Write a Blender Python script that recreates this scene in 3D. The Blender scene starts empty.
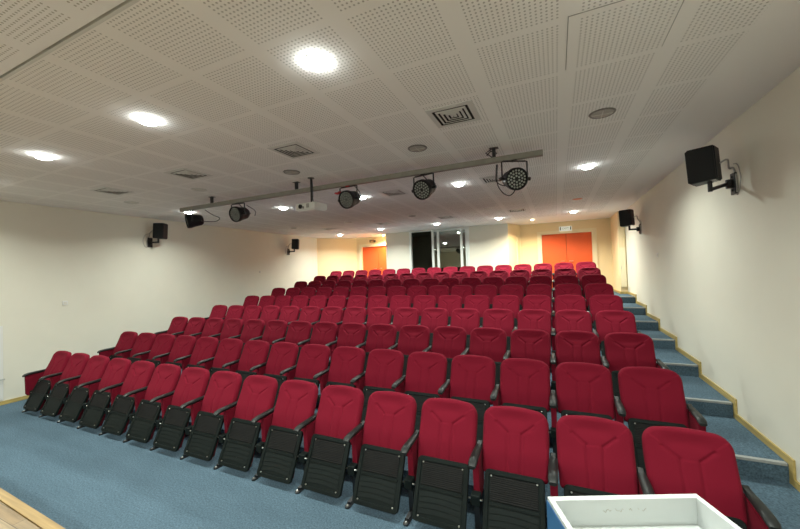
import bpy, bmesh, math, random
from mathutils import Vector, Matrix

C = bpy.context.scene.collection
S = bpy.context.scene
random.seed(4)

# ------------------------------------------------------------------ camera, world, exposure
CAMZ = 2.012
def make_camera():
    cd = bpy.data.cameras.new('camera')
    cd.sensor_fit = 'HORIZONTAL'; cd.sensor_width = 36.0
    cd.lens = 345.79 / 800 * 36.0
    cd.clip_start = 0.02; cd.clip_end = 100
    ob = bpy.data.objects.new('camera', cd); C.objects.link(ob)
    X = (0.9109572, -0.03859988, -0.41069091)
    Y = (0.41122034, 0.00659007, 0.91151215)
    Z = (-0.03247778, -0.99923302, 0.02187633)
    right = Vector((X[0], Y[0], Z[0]))
    up = -Vector((X[1], Y[1], Z[1]))
    back = -Vector((X[2], Y[2], Z[2]))
    m = Matrix((right, up, back)).transposed().to_4x4()
    m.translation = (0, 0, CAMZ)
    ob.matrix_world = m
    S.camera = ob
make_camera()
w = bpy.data.worlds.new('world'); S.world = w; w.use_nodes = True
w.node_tree.nodes['Background'].inputs[0].default_value = (0.5, 0.55, 0.6, 1)
w.node_tree.nodes['Background'].inputs[1].default_value = 0.02
S.view_settings.view_transform = 'Standard'
S.view_settings.look = 'None'
S.view_settings.gamma = 1.0
S.view_settings.use_curve_mapping = False
S.view_settings.exposure = 0.24
LAMP_W = 33.0          # watts of one ceiling downlight
LENS_E = 42.0          # glow of its frosted lens

# ------------------------------------------------------------------ materials
def srgb(r, g, b):
    f = lambda c: (c / 255 / 12.92) if c / 255 <= 0.04045 else ((c / 255 + 0.055) / 1.055) ** 2.4
    return (f(r), f(g), f(b), 1)

def mat(name, col, rough=0.6, metal=0.0, spec=0.5, noise=0.0, nscale=40.0, bump=0.0, bscale=200.0, sheen=0.0, emis=None, estr=0.0, coat=0.0):
    m = bpy.data.materials.new(name); m.use_nodes = True
    nt = m.node_tree; b = nt.nodes['Principled BSDF']
    b.inputs['Base Color'].default_value = col
    b.inputs['Roughness'].default_value = rough
    b.inputs['Metallic'].default_value = metal
    b.inputs['Specular IOR Level'].default_value = spec
    if sheen:
        b.inputs['Sheen Weight'].default_value = sheen
        b.inputs['Sheen Roughness'].default_value = 0.4
        b.inputs['Sheen Tint'].default_value = (min(1, col[0] * 2.5 + .2), col[1] + .25, col[2] + .25, 1)
    if coat: b.inputs['Coat Weight'].default_value = coat
    if emis:
        b.inputs['Emission Color'].default_value = emis
        b.inputs['Emission Strength'].default_value = estr
    tc = nt.nodes.new('ShaderNodeTexCoord')
    if noise:
        n = nt.nodes.new('ShaderNodeTexNoise'); n.inputs['Scale'].default_value = nscale; n.inputs['Detail'].default_value = 4
        nt.links.new(tc.outputs['Object'], n.inputs['Vector'])
        r = nt.nodes.new('ShaderNodeMapRange'); r.inputs[1].default_value = 0.3; r.inputs[2].default_value = 0.7
        r.inputs[3].default_value = 1 - noise; r.inputs[4].default_value = 1 + noise
        nt.links.new(n.outputs['Fac'], r.inputs[0])
        x = nt.nodes.new('ShaderNodeVectorMath'); x.operation = 'SCALE'
        x.inputs[0].default_value = col[:3]
        nt.links.new(r.outputs[0], x.inputs['Scale'])
        nt.links.new(x.outputs[0], b.inputs['Base Color'])
    if bump:
        n2 = nt.nodes.new('ShaderNodeTexNoise'); n2.inputs['Scale'].default_value = bscale; n2.inputs['Detail'].default_value = 3
        nt.links.new(tc.outputs['Object'], n2.inputs['Vector'])
        bp = nt.nodes.new('ShaderNodeBump'); bp.inputs['Strength'].default_value = bump; bp.inputs['Distance'].default_value = 0.01
        nt.links.new(n2.outputs['Fac'], bp.inputs['Height'])
        nt.links.new(bp.outputs[0], b.inputs['Normal'])
    return m

M = {}
M['wall'] = mat('cream_wall_paint', (0.74, 0.715, 0.62, 1), 0.75, spec=0.25, noise=0.015, nscale=2.5, bump=0.05, bscale=120)
M['wall_warm'] = mat('warm_cream_wall', (0.87, 0.71, 0.45, 1), 0.75, spec=0.25, noise=0.01, nscale=2.5)  # alcove walls, yellower than the hall walls
M['red'] = mat('red_fabric', (0.165, 0.0064, 0.0195, 1), 0.9, spec=0.12, noise=0.08, nscale=600, bump=0.15, bscale=900, sheen=0.05)
M['black'] = mat('black_plastic', (0.0058, 0.0095, 0.0090, 1), 0.58, spec=0.17, noise=0.1, nscale=30)
M['arm'] = mat('armrest_plastic', (0.011, 0.013, 0.013, 1), 0.45, spec=0.35)
M['metal_black'] = mat('black_painted_metal', (0.014, 0.015, 0.017, 1), 0.4, spec=0.5)
M['gear'] = mat('gear_black', (0.008, 0.009, 0.011, 1), 0.5, spec=0.3, bump=0.08, bscale=300)
M['steel'] = mat('steel', (0.62, 0.62, 0.60, 1), 0.3, metal=1.0)
M['alu'] = mat('aluminium', (0.72, 0.75, 0.72, 1), 0.42, metal=0.1)
M['bar'] = mat('grey_painted_bar', (0.25, 0.24, 0.215, 1), 0.5, metal=0.1, noise=0.1, nscale=12)
M['nosing'] = mat('grey_step_nosing', (0.33, 0.345, 0.345, 1), 0.5, noise=0.1, nscale=60)
M['white'] = mat('white_laminate', (0.58, 0.61, 0.61, 1), 0.35, noise=0.02, nscale=6)
M['blue_panel'] = mat('blue_laminate', (0.035, 0.13, 0.30, 1), 0.35)
M['white_plastic'] = mat('white_plastic', (0.74, 0.74, 0.72, 1), 0.4)
M['trim_white'] = mat('painted_metal_ceiling_trim', (0.66, 0.66, 0.64, 1), 0.5)
M['dark'] = mat('dark_void', (0.01, 0.01, 0.01, 1), 0.9)
M['booth'] = mat('dark_booth_interior', (0.17, 0.175, 0.13, 1), 0.85)  # gloom of the unlit booth put into its wall colour
M['orange'] = mat('orange_door_laminate', (0.86, 0.125, 0.022, 1), 0.45, noise=0.03, nscale=3)
M['door_frame'] = mat('cream_door_frame', (0.90, 0.79, 0.56, 1), 0.5)
M['cabinet'] = mat('beige_cabinet_paint', (0.84, 0.71, 0.44, 1), 0.5)
M['grey_cable'] = mat('grey_cable', (0.36, 0.35, 0.33, 1), 0.6)
M['red_tag'] = mat('red_clamp', (0.45, 0.02, 0.03, 1), 0.5)
M['lens_led'] = mat('clear_led_lens', (0.36, 0.38, 0.36, 1), 0.15, spec=0.8)
M['spk_grille'] = mat('ceiling_speaker_grille', (0.40, 0.385, 0.36, 1), 0.5, noise=0.35, nscale=260)
M['off_lens'] = mat('unlit_frosted_lens', (0.66, 0.64, 0.58, 1), 0.3)
M['off_grey'] = mat('dull_grey_lens', (0.16, 0.15, 0.14, 1), 0.3)
M['off_reflection'] = mat('unlit_lens_orange_reflection', (0.72, 0.27, 0.14, 1), 0.35)  # orange reflection on an unlit lens, painted as its colour
M['sign_green'] = mat('dark_green_print', (0.01, 0.03, 0.02, 1), 0.5)
M['sign_text'] = mat('grey_green_print', (0.30, 0.40, 0.36, 1), 0.5)
M['sign_dark'] = mat('dark_brown_sign', (0.05, 0.035, 0.015, 1), 0.4)
M['sign_white'] = mat('lit_white_sign', (0.8, 0.82, 0.78, 1), 0.4, emis=(0.9, 1, 0.9, 1), estr=0.25)
M['sign_tan'] = mat('tan_sign_face', (0.45, 0.33, 0.17, 1), 0.5)
M['scuff'] = mat('pencil_scuff', (0.42, 0.38, 0.32, 1), 0.7)
LAMPCOL = (0.93, 1.0, 0.90)
M['lamp'] = mat('lit_lens', (0.9, 0.9, 0.9, 1), 0.4, emis=(0.95, 1.0, 0.96, 1), estr=LENS_E)
M['lamp_warm'] = mat('lit_warm_lens', (0.9, 0.85, 0.7, 1), 0.4, emis=(1.0, 0.82, 0.5, 1), estr=9)

def carpet():
    m = mat('blue_carpet', (0.085, 0.175, 0.27, 1), 0.95, spec=0.1, bump=0.5, bscale=420)
    nt = m.node_tree; b = nt.nodes['Principled BSDF']
    tc = nt.nodes.new('ShaderNodeTexCoord')
    a = nt.nodes.new('ShaderNodeTexNoise'); a.inputs['Scale'].default_value = 75; a.inputs['Detail'].default_value = 3
    c = nt.nodes.new('ShaderNodeTexNoise'); c.inputs['Scale'].default_value = 1.7; c.inputs['Detail'].default_value = 5
    mp = nt.nodes.new('ShaderNodeMapping'); mp.inputs['Scale'].default_value = (0.45, 1.6, 1)
    nt.links.new(tc.outputs['Object'], a.inputs['Vector']); nt.links.new(tc.outputs['Object'], mp.inputs['Vector']); nt.links.new(mp.outputs[0], c.inputs['Vector'])
    r1 = nt.nodes.new('ShaderNodeMapRange'); r1.inputs[1].default_value = .3; r1.inputs[2].default_value = .7; r1.inputs[3].default_value = .62; r1.inputs[4].default_value = 1.38
    r2 = nt.nodes.new('ShaderNodeMapRange'); r2.inputs[1].default_value = .3; r2.inputs[2].default_value = .7; r2.inputs[3].default_value = .86; r2.inputs[4].default_value = 1.12
    nt.links.new(a.outputs['Fac'], r1.inputs[0]); nt.links.new(c.outputs['Fac'], r2.inputs[0])
    mu = nt.nodes.new('ShaderNodeMath'); mu.operation = 'MULTIPLY'
    nt.links.new(r1.outputs[0], mu.inputs[0]); nt.links.new(r2.outputs[0], mu.inputs[1])
    x = nt.nodes.new('ShaderNodeVectorMath'); x.operation = 'SCALE'; x.inputs[0].default_value = (0.094, 0.147, 0.194)
    nt.links.new(mu.outputs[0], x.inputs['Scale']); nt.links.new(x.outputs[0], b.inputs['Base Color'])
    return m
M['carpet'] = carpet()

def mnode(nt, op, a, b=None, c=None):
    n = nt.nodes.new('ShaderNodeMath'); n.operation = op
    for i, v in enumerate((a, b, c)):
        if v is None: continue
        if isinstance(v, (int, float)): n.inputs[i].default_value = v
        else: nt.links.new(v, n.inputs[i])
    return n.outputs[0]

def ceiling_mat(name, base, y_off=2.22, edge=1.155, left=-8.2):
    """plasterboard tiles of 0.604 m, each pierced by a square lattice of round holes inside a plain margin"""
    m = mat(name, base, 0.85, spec=0.15)
    nt = m.node_tree; b = nt.nodes['Principled BSDF']
    g = nt.nodes.new('ShaderNodeNewGeometry'); sx = nt.nodes.new('ShaderNodeSeparateXYZ')
    nt.links.new(g.outputs['Position'], sx.inputs[0])
    P = 0.604; H = 0.0278; R = 0.0064
    masks = []; frs = []
    for ax, off, mg in ((0, 0.128, 0.0518), (1, y_off, 0.024)):
        u = mnode(nt, 'SUBTRACT', sx.outputs[ax], off)
        f = mnode(nt, 'MULTIPLY', mnode(nt, 'FRACT', mnode(nt, 'DIVIDE', u, P)), P)      # 0..P inside the tile
        lo = mnode(nt, 'GREATER_THAN', f, mg); hi = mnode(nt, 'LESS_THAN', f, P - mg)
        masks.append(mnode(nt, 'MULTIPLY', lo, hi))
        q = mnode(nt, 'SUBTRACT', f, mg)
        frs.append(mnode(nt, 'MULTIPLY', mnode(nt, 'SUBTRACT', mnode(nt, 'FRACT', mnode(nt, 'DIVIDE', q, H)), 0.5), H))
    d2 = mnode(nt, 'ADD', mnode(nt, 'MULTIPLY', frs[0], frs[0]), mnode(nt, 'MULTIPLY', frs[1], frs[1]))
    hole = mnode(nt, 'LESS_THAN', d2, R * R)
    k = mnode(nt, 'MULTIPLY', mnode(nt, 'MULTIPLY', masks[0], masks[1]), hole)
    k = mnode(nt, 'MULTIPLY', k, mnode(nt, 'LESS_THAN', sx.outputs[0], edge))
    k = mnode(nt, 'MULTIPLY', k, mnode(nt, 'GREATER_THAN', sx.outputs[0], left))
    k = mnode(nt, 'MULTIPLY', k, mnode(nt, 'LESS_THAN', sx.outputs[1], 10.6))
    mx = nt.nodes.new('ShaderNodeMix'); mx.data_type = 'RGBA'
    nt.links.new(k, mx.inputs['Factor'])
    mx.inputs['A'].default_value = base; mx.inputs['B'].default_value = (0.50, 0.485, 0.47, 1)
    nt.links.new(mx.outputs['Result'], b.inputs['Base Color'])
    return m
M['ceiling'] = ceiling_mat('perforated_ceiling', (0.90, 0.885, 0.865, 1))
M['ceiling_stage'] = ceiling_mat('perforated_stage_ceiling', (0.90, 0.90, 0.91, 1), 1.0 - 0.604 * 3)  # same ceiling, the stage's cooler light tinted into its colour

def wood(name, base, scale, plank=None):
    m = mat(name, base, 0.4, spec=0.4, coat=0.15)
    nt = m.node_tree; b = nt.nodes['Principled BSDF']
    tc = nt.nodes.new('ShaderNodeTexCoord'); mp = nt.nodes.new('ShaderNodeMapping'); mp.inputs['Scale'].default_value = scale
    nt.links.new(tc.outputs['Object'], mp.inputs['Vector'])
    n = nt.nodes.new('ShaderNodeTexNoise'); n.inputs['Scale'].default_value = 6; n.inputs['Detail'].default_value = 6
    nt.links.new(mp.outputs[0], n.inputs['Vector'])
    r = nt.nodes.new('ShaderNodeMapRange'); r.inputs[1].default_value = .3; r.inputs[2].default_value = .7; r.inputs[3].default_value = .72; r.inputs[4].default_value = 1.2
    nt.links.new(n.outputs['Fac'], r.inputs[0])
    x = nt.nodes.new('ShaderNodeVectorMath'); x.operation = 'SCALE'; x.inputs[0].default_value = base[:3]
    nt.links.new(r.outputs[0], x.inputs['Scale'])
    out = x.outputs[0]
    if plank:
        br = nt.nodes.new('ShaderNodeTexBrick'); br.inputs['Scale'].default_value = 1
        br.inputs['Brick Width'].default_value = plank[0]; br.inputs['Row Height'].default_value = plank[1]
        br.inputs['Mortar Size'].default_value = 0.002; br.inputs['Mortar'].default_value = (.25, .2, .15, 1)
        br.inputs['Color1'].default_value = (1.05, 1.02, .98, 1); br.inputs['Color2'].default_value = (.62, .48, .34, 1)
        nt.links.new(tc.outputs['Object'], br.inputs['Vector'])
        mu = nt.nodes.new('ShaderNodeVectorMath'); mu.operation = 'MULTIPLY'
        nt.links.new(out, mu.inputs[0]); nt.links.new(br.outputs['Color'], mu.inputs[1]); out = mu.outputs[0]
    nt.links.new(out, b.inputs['Base Color'])
    return m
M['pine'] = wood('pine_skirting', (0.50, 0.37, 0.125, 1), (1, 0.15, 6))
M['nose_wood'] = wood('stage_nosing_wood', (0.36, 0.235, 0.095, 1), (0.3, 8, 8))
M['parquet'] = wood('stage_parquet', (0.34, 0.28, 0.19, 1), (0.6, 9, 9), (0.42, 0.07))

def grille_mat():
    m = mat('perforated_plastic', (0.03, 0.034, 0.034, 1), 0.6, spec=0.15)
    nt = m.node_tree; b = nt.nodes['Principled BSDF']
    tc = nt.nodes.new('ShaderNodeTexCoord')
    wv = nt.nodes.new('ShaderNodeTexWave'); wv.bands_direction = 'Z'; wv.inputs['Scale'].default_value = 26; wv.inputs['Distortion'].default_value = 2.2; wv.inputs['Detail Scale'].default_value = 2.0
    nt.links.new(tc.outputs['Object'], wv.inputs['Vector'])
    v = nt.nodes.new('ShaderNodeTexVoronoi'); v.inputs['Scale'].default_value = 130; v.inputs['Randomness'].default_value = 0.15
    nt.links.new(tc.outputs['Object'], v.inputs['Vector'])
    cr = nt.nodes.new('ShaderNodeMath'); cr.operation = 'ADD'
    nt.links.new(wv.outputs['Fac'], cr.inputs[0]); nt.links.new(v.outputs['Distance'], cr.inputs[1])
    r = nt.nodes.new('ShaderNodeMapRange'); r.inputs[1].default_value = .2; r.inputs[2].default_value = 1.4; r.inputs[3].default_value = .002; r.inputs[4].default_value = .014
    nt.links.new(cr.outputs[0], r.inputs[0])
    nt.links.new(r.outputs[0], b.inputs['Base Color'])
    bp = nt.nodes.new('ShaderNodeBump'); bp.inputs['Strength'].default_value = .4; bp.inputs['Distance'].default_value = .004
    nt.links.new(cr.outputs[0], bp.inputs['Height']); nt.links.new(bp.outputs[0], b.inputs['Normal'])
    return m
M['grille'] = grille_mat()

def glass_mat():
    m = bpy.data.materials.new('sliding_window_glass'); m.use_nodes = True
    nt = m.node_tree; nt.nodes.clear()
    o = nt.nodes.new('ShaderNodeOutputMaterial'); mx = nt.nodes.new('ShaderNodeMixShader'); mx.inputs[0].default_value = 0.30
    t = nt.nodes.new('ShaderNodeBsdfTransparent'); t.inputs[0].default_value = (.75, .8, .76, 1)
    g = nt.nodes.new('ShaderNodeBsdfGlossy'); g.inputs['Roughness'].default_value = 0.02; g.inputs['Color'].default_value = (.85, .9, .86, 1)
    nt.links.new(t.outputs[0], mx.inputs[1]); nt.links.new(g.outputs[0], mx.inputs[2]); nt.links.new(mx.outputs[0], o.inputs[0])
    return m
M['glass'] = glass_mat()

# ------------------------------------------------------------------ helpers
def finish(name, bm, m, parent=None, smooth=False, angle=None):
    me = bpy.data.meshes.new(name)
    bmesh.ops.recalc_face_normals(bm, faces=bm.faces)
    bm.to_mesh(me); bm.free()
    me.materials.append(m)
    if smooth:
        for p in me.polygons: p.use_smooth = True
        if angle:
            try: me.set_sharp_from_angle(angle=math.radians(angle))
            except Exception: pass
    o = bpy.data.objects.new(name, me); C.objects.link(o)
    if parent: o.parent = parent
    return o

def box(bm, lo, hi, bev=0.0, mtx=None, seg=2):
    r = bmesh.ops.create_cube(bm, size=1.0)
    vs = r['verts']
    c = [(a + b) / 2 for a, b in zip(lo, hi)]; s = [abs(b - a) for a, b in zip(lo, hi)]
    for v in vs: v.co = Vector((c[0] + v.co.x * s[0], c[1] + v.co.y * s[1], c[2] + v.co.z * s[2]))
    if bev:
        es = list({e for v in vs for e in v.link_edges})
        rr = bmesh.ops.bevel(bm, geom=es, offset=bev, segments=seg, affect='EDGES', profile=0.5)
        vs = list({v for f in rr['faces'] for v in f.verts} | {v for v in vs if v.is_valid})
    if mtx is not None:
        allv = set(); stack = [v for v in vs if v.is_valid]
        while stack:
            v = stack.pop()
            if v in allv: continue
            allv.add(v); stack += [e.other_vert(v) for e in v.link_edges]
        for v in allv: v.co = mtx @ v.co

def tube(bm, pts, r, n=8, caps=True):
    """round bar swept along a list of points"""
    pts = [Vector(p) for p in pts]; rings = []
    up = None
    for i, p in enumerate(pts):
        d = (pts[min(i + 1, len(pts) - 1)] - pts[max(i - 1, 0)]).normalized()
        a = up if up is not None and abs(up.dot(d)) < .95 else (Vector((0, 0, 1)) if abs(d.z) < .9 else Vector((1, 0, 0)))
        u = a.cross(d).normalized(); v = d.cross(u).normalized(); up = v
        rr = r[i] if isinstance(r, (list, tuple)) else r
        rings.append([bm.verts.new(p + rr * (u * math.cos(2 * math.pi * k / n) + v * math.sin(2 * math.pi * k / n))) for k in range(n)])
    for a, b in zip(rings, rings[1:]):
        for k in range(n): bm.faces.new((a[k], a[(k + 1) % n], b[(k + 1) % n], b[k]))
    if caps:
        bm.faces.new(rings[0][::-1]); bm.faces.new(rings[-1])

def lathe(bm, prof, n=24, mtx=None, cap0=True, cap1=True):
    """profile [(radius, z)] turned about z"""
    rings = []
    for r, z in prof:
        rings.append([bm.verts.new(Vector((r * math.cos(2 * math.pi * k / n), r * math.sin(2 * math.pi * k / n), z))) for k in range(n)])
    for a, b in zip(rings, rings[1:]):
        for k in range(n): bm.faces.new((a[k], a[(k + 1) % n], b[(k + 1) % n], b[k]))
    if cap0: bm.faces.new(rings[0][::-1])
    if cap1: bm.faces.new(rings[-1])
    if mtx is not None:
        for rg in rings:
            for v in rg: v.co = mtx @ v.co

def prism(bm, poly, a, b, axis='x'):
    """polygon in the plane across `axis`, extruded from a to b. x: (y,z)  y: (x,z)  z: (x,y)"""
    def P(p, t):
        return {'x': (t, p[0], p[1]), 'y': (p[0], t, p[1]), 'z': (p[0], p[1], t)}[axis]
    A = [bm.verts.new(P(p, a)) for p in poly]; B = [bm.verts.new(P(p, b)) for p in poly]
    bm.faces.new(A); bm.faces.new(B[::-1])
    n = len(poly)
    for i in range(n): bm.faces.new((A[i], B[i], B[(i + 1) % n], A[(i + 1) % n]))

def rrect(cx, cy, w, h, r, n=5):
    out = []
    for qx, qy, a0 in ((1, 1, 0), (-1, 1, 90), (-1, -1, 180), (1, -1, 270)):
        for k in range(n + 1):
            a = math.radians(a0 + 90 * k / n)
            out.append((cx + qx * (w / 2 - r) + r * math.cos(a), cy + qy * (h / 2 - r) + r * math.sin(a)))
    return out

def thing(name, loc, label, cat, group=None, rz=0.0):
    o = bpy.data.objects.new(name, None); C.objects.link(o)
    o.location = loc; o.rotation_euler = (0, 0, rz); o.empty_display_size = 0.05
    tag(o, label, cat, group); return o
def tag(o, label, cat, group=None):
    o['label'] = label; o['category'] = cat
    if group: o['group'] = group
    return o
def struct(name, bm, m, parent=None, smooth=False):
    o = finish(name, bm, m, parent, smooth)
    if parent is None: o['kind'] = 'structure'
    return o
def copy_tree(o, parent=None):
    c = o.copy(); C.objects.link(c)
    if parent is not None: c.parent = parent
    for ch in list(o.children): copy_tree(ch, c)
    return c
ORD = ['first', 'second', 'third', 'fourth', 'fifth', 'sixth', 'seventh', 'eighth', 'ninth', 'tenth', 'eleventh', 'twelfth', 'thirteenth', 'fourteenth', 'fifteenth', 'sixteenth']

# ------------------------------------------------------------------ the hall's shell
XL, XR = -8.56, 1.716
ZC = CAMZ + 1.437
RISE, PITCH, NOSE1 = 0.155, 0.98, 2.985
Y_BOOTH, Y_BACK, Y_ALC, X_ALC = 11.45, 12.2, 10.84, 1.555
Y_FRONT = -3.2
Z9 = RISE * 8
T = 0.15

# floor and the stepped tiers (one carpeted structure)
bm = bmesh.new()
box(bm, (XL - T, Y_FRONT - T, -0.2), (XR + T, Y_BACK + 1.2, 0.0))
struct('floor', bm, M['carpet'])
bm = bmesh.new()
poly = [(NOSE1, 0.0)]
for j in range(1, 9):
    y = NOSE1 + PITCH * (j - 1)
    poly += [(y, RISE * (j - 1)), (y, RISE * j)]
poly += [(Y_BACK + 1.0, RISE * 8), (Y_BACK + 1.0, 0.0)]
poly = poly[1:]
prism(bm, poly, XL, XR, 'x')
o = struct('floor_tiers', bm, M['carpet'])
for j in range(1, 9):                                             # nosing strip on each step of the stair
    bm = bmesh.new(); y = NOSE1 + PITCH * (j - 1)
    prism(bm, [(y - 0.006, RISE * j - 0.018), (y - 0.006, RISE * j + 0.004), (y + 0.035, RISE * j + 0.004), (y + 0.035, RISE * j + 0.0005), (y - 0.0005, RISE * j + 0.0005), (y - 0.0005, RISE * j - 0.018)], 1.06, XR - 0.025, 'x')
    o = finish('stair_nosing', bm, M['nosing']); o['kind'] = 'structure'

# ceiling: hall part, stage part, and the aluminium seam between them
YS = 1.035
bm = bmesh.new(); box(bm, (XL - T, YS + 0.022, ZC), (XR + T, Y_BACK + 1.2, ZC + 0.1)); struct('ceiling', bm, M['ceiling'])
bm = bmesh.new(); box(bm, (XL - T, Y_FRONT - T, ZC), (XR + T, YS - 0.006, ZC + 0.1)); struct('ceiling.001', bm, M['ceiling_stage'])
bm = bmesh.new(); box(bm, (XL - T, YS - 0.2, ZC + 0.1), (XR + T, YS + 0.2, ZC + 0.12)); struct('ceiling_backing', bm, M['dark'])
bm = bmesh.new(); box(bm, (XL, YS + 0.006, ZC - 0.004), (XR, YS + 0.024, ZC + 0.05)); struct('trim_1', bm, M['trim_white'])
# loose edge of the access hatch in the ceiling
bm = bmesh.new()
for lo, hi in (((0.118, 2.20), (0.122, 2.79)), ((0.118, 2.20), (0.70, 2.204)), ((0.693, 2.2), (0.696, 2.79))):
    box(bm, (lo[0], lo[1], ZC - 0.0015), (hi[0], hi[1], ZC + 0.002))
struct('trim_2', bm, M['off_grey'])

# walls
def slab(name, pts, z0, z1, m):
    bm = bmesh.new(); prism(bm, pts, z0, z1, 'z'); return struct(name, bm, m)
Y_SL = 11.08; X_SL = -7.43
slab('wall_left', [(XL, Y_FRONT), (XL, Y_SL), (XL - T, Y_SL), (XL - T, Y_FRONT)], -0.1, ZC, M['wall'])
slab('wall_left_rear', [(XL, Y_SL), (X_SL, Y_BACK), (X_SL, Y_BACK + T), (XL - T, Y_BACK + T), (XL - T, Y_SL)], -0.1, ZC, M['wall_warm'])
slab('wall_right', [(XR, Y_FRONT), (XR, Y_ALC), (XR + T, Y_ALC), (XR + T, Y_FRONT)], -0.1, ZC, M['wall'])
slab('wall_right_rear', [(X_ALC, Y_ALC), (XR + T, Y_ALC), (XR + T, Y_BACK + T), (X_ALC, Y_BACK + T)], -0.1, ZC, M['wall_warm'])
slab('wall_front', [(XL - T, Y_FRONT), (XR + T, Y_FRONT), (XR + T, Y_FRONT - T), (XL - T, Y_FRONT - T)], -0.1, ZC, M['wall'])

def wall_with_hole(name, x0, x1, hx0, hx1, y, z1, hz1, m, hz0=None, depth=T):
    bm = bmesh.new()
    box(bm, (x0, y, Z9 - 0.1), (hx0, y + depth, z1)); box(bm, (hx1, y, Z9 - 0.1), (x1, y + depth, z1))
    box(bm, (hx0, y, hz1), (hx1, y + depth, z1))
    if hz0: box(bm, (hx0, y, Z9 - 0.1), (hx1, y + depth, hz0))
    return struct(name, bm, m)
DR = (-0.39, 1.045, CAMZ + 1.06); DL = (-7.17, -5.76, CAMZ + 1.06)
wall_with_hole('wall_back_right', -1.045, X_ALC, DR[0], DR[1], Y_BACK, ZC, DR[2], M['wall_warm'])
wall_with_hole('wall_back_left', X_SL, -5.70, DL[0], DL[1], Y_BACK, ZC, DL[2], M['wall_warm'])
XB0, XB1, XB2 = -5.70, -1.355, -1.045
WX0, WX1, WZ0, WZ1 = -4.765, -2.60, 1.72, ZC - 0.01
wall_with_hole('wall_booth', XB0, XB1, WX0, WX1, Y_BOOTH, ZC, WZ1, M['wall'], WZ0, 0.12)
slab('wall_booth_left', [(XB0, Y_BOOTH + .12), (XB0 + .12, Y_BOOTH + .12), (XB0 + .12, Y_BACK + T), (XB0, Y_BACK + T)], Z9 - .1, ZC, M['wall_warm'])
# slanting side of the booth, with a narrow door frame cut into it
slab('wall_booth_right', [(XB1, Y_BOOTH + .002), (XB2, Y_BACK), (XB2 - .14, Y_BACK + .05), (XB1 - .14, Y_BOOTH + .122)], Z9 - .1, ZC, M['wall_warm'])
dv = Vector((XB2 - XB1, Y_BACK - Y_BOOTH, 0)).normalized(); nv = Vector((dv.y, -dv.x, 0))
bm = bmesh.new()
for t0, t1, z0, z1 in ((0.52, 0.58, Z9, Z9 + 1.86), (0.74, 0.79, Z9, Z9 + 1.86), (0.52, 0.79, Z9 + 1.80, Z9 + 1.86)):
    p = Vector((XB1, Y_BOOTH, 0))
    q = [p + dv * t0, p + dv * t1, p + dv * t1 + nv * .02, p + dv * t0 + nv * .02]
    prism(bm, [(v.x, v.y) for v in q], z0, z1, 'z')
d3 = struct('door_3', bm, M['door_frame'])
bm = bmesh.new(); p = Vector((XB1, Y_BOOTH, 0))
q = [p + dv * .58, p + dv * .74, p + dv * .74 + nv * .006, p + dv * .58 + nv * .006]
prism(bm, [(v.x, v.y) for v in q], Z9, Z9 + 1.80, 'z'); finish('door_leaf', bm, M['cabinet'], d3)
# dark projection room behind the window
bm = bmesh.new()
box(bm, (XB0 + .12, Y_BACK + 1.0, Z9), (XB1 - .14, Y_BACK + 1.05, ZC))
box(bm, (XB0 + .125, Y_BOOTH + .125, Z9), (XB0 + .145, Y_BACK + 1.0, ZC)); box(bm, (XB1 - .18, Y_BOOTH + .125, Z9), (XB1 - .145, Y_BACK + 1.0, ZC))
box(bm, (XB0 + .15, Y_BOOTH + .125, Z9), (XB1 - .185, Y_BACK + 1.0, Z9 + .01)); box(bm, (XB0 + .15, Y_BOOTH + .125, ZC - .012), (XB1 - .185, Y_BACK + 1.0, ZC - .002))
struct('wall_booth_inside', bm, M['booth'])

# booth window: frame, two sashes pushed to one side
win = bpy.data.objects.new('window_1', None); C.objects.link(win); win['kind'] = 'structure'
win.location = (0, Y_BOOTH, 0)
bm = bmesh.new()
box(bm, (WX0, -.012, WZ0), (WX0 + .075, .10, WZ1), .004); box(bm, (WX1 - .06, -.012, WZ0), (WX1, .10, WZ1), .004)
box(bm, (WX0 + .075, -.012, WZ1 - .03), (WX1 - .06, .10, WZ1), .003); box(bm, (WX0 + .075, -.012, WZ0), (WX1 - .06, .10, WZ0 + .05), .003)
finish('window_frame', bm, M['alu'], win)
def sash(x0, x1, y):
    bm = bmesh.new(); s = .085
    box(bm, (x0, y, WZ0 + .05), (x0 + s, y + .03, WZ1 - .03), .004); box(bm, (x1 - s, y, WZ0 + .05), (x1, y + .03, WZ1 - .03), .004)
    box(bm, (x0 + s, y, WZ1 - .065), (x1 - s, y + .03, WZ1 - .03), .003); box(bm, (x0 + s, y, WZ0 + .05), (x1 - s, y + .03, WZ0 + .10), .003)
    o = finish('window_sash', bm, M['alu'], win)
    bm = bmesh.new(); box(bm, (x0 + s, y + .012, WZ0 + .1), (x1 - s, y + .018, WZ1 - .065)); finish('window_pane', bm, M['glass'], o)
sash(-3.94, -2.661, 0.045)
sash(-3.735, -2.83, 0.005)

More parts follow.
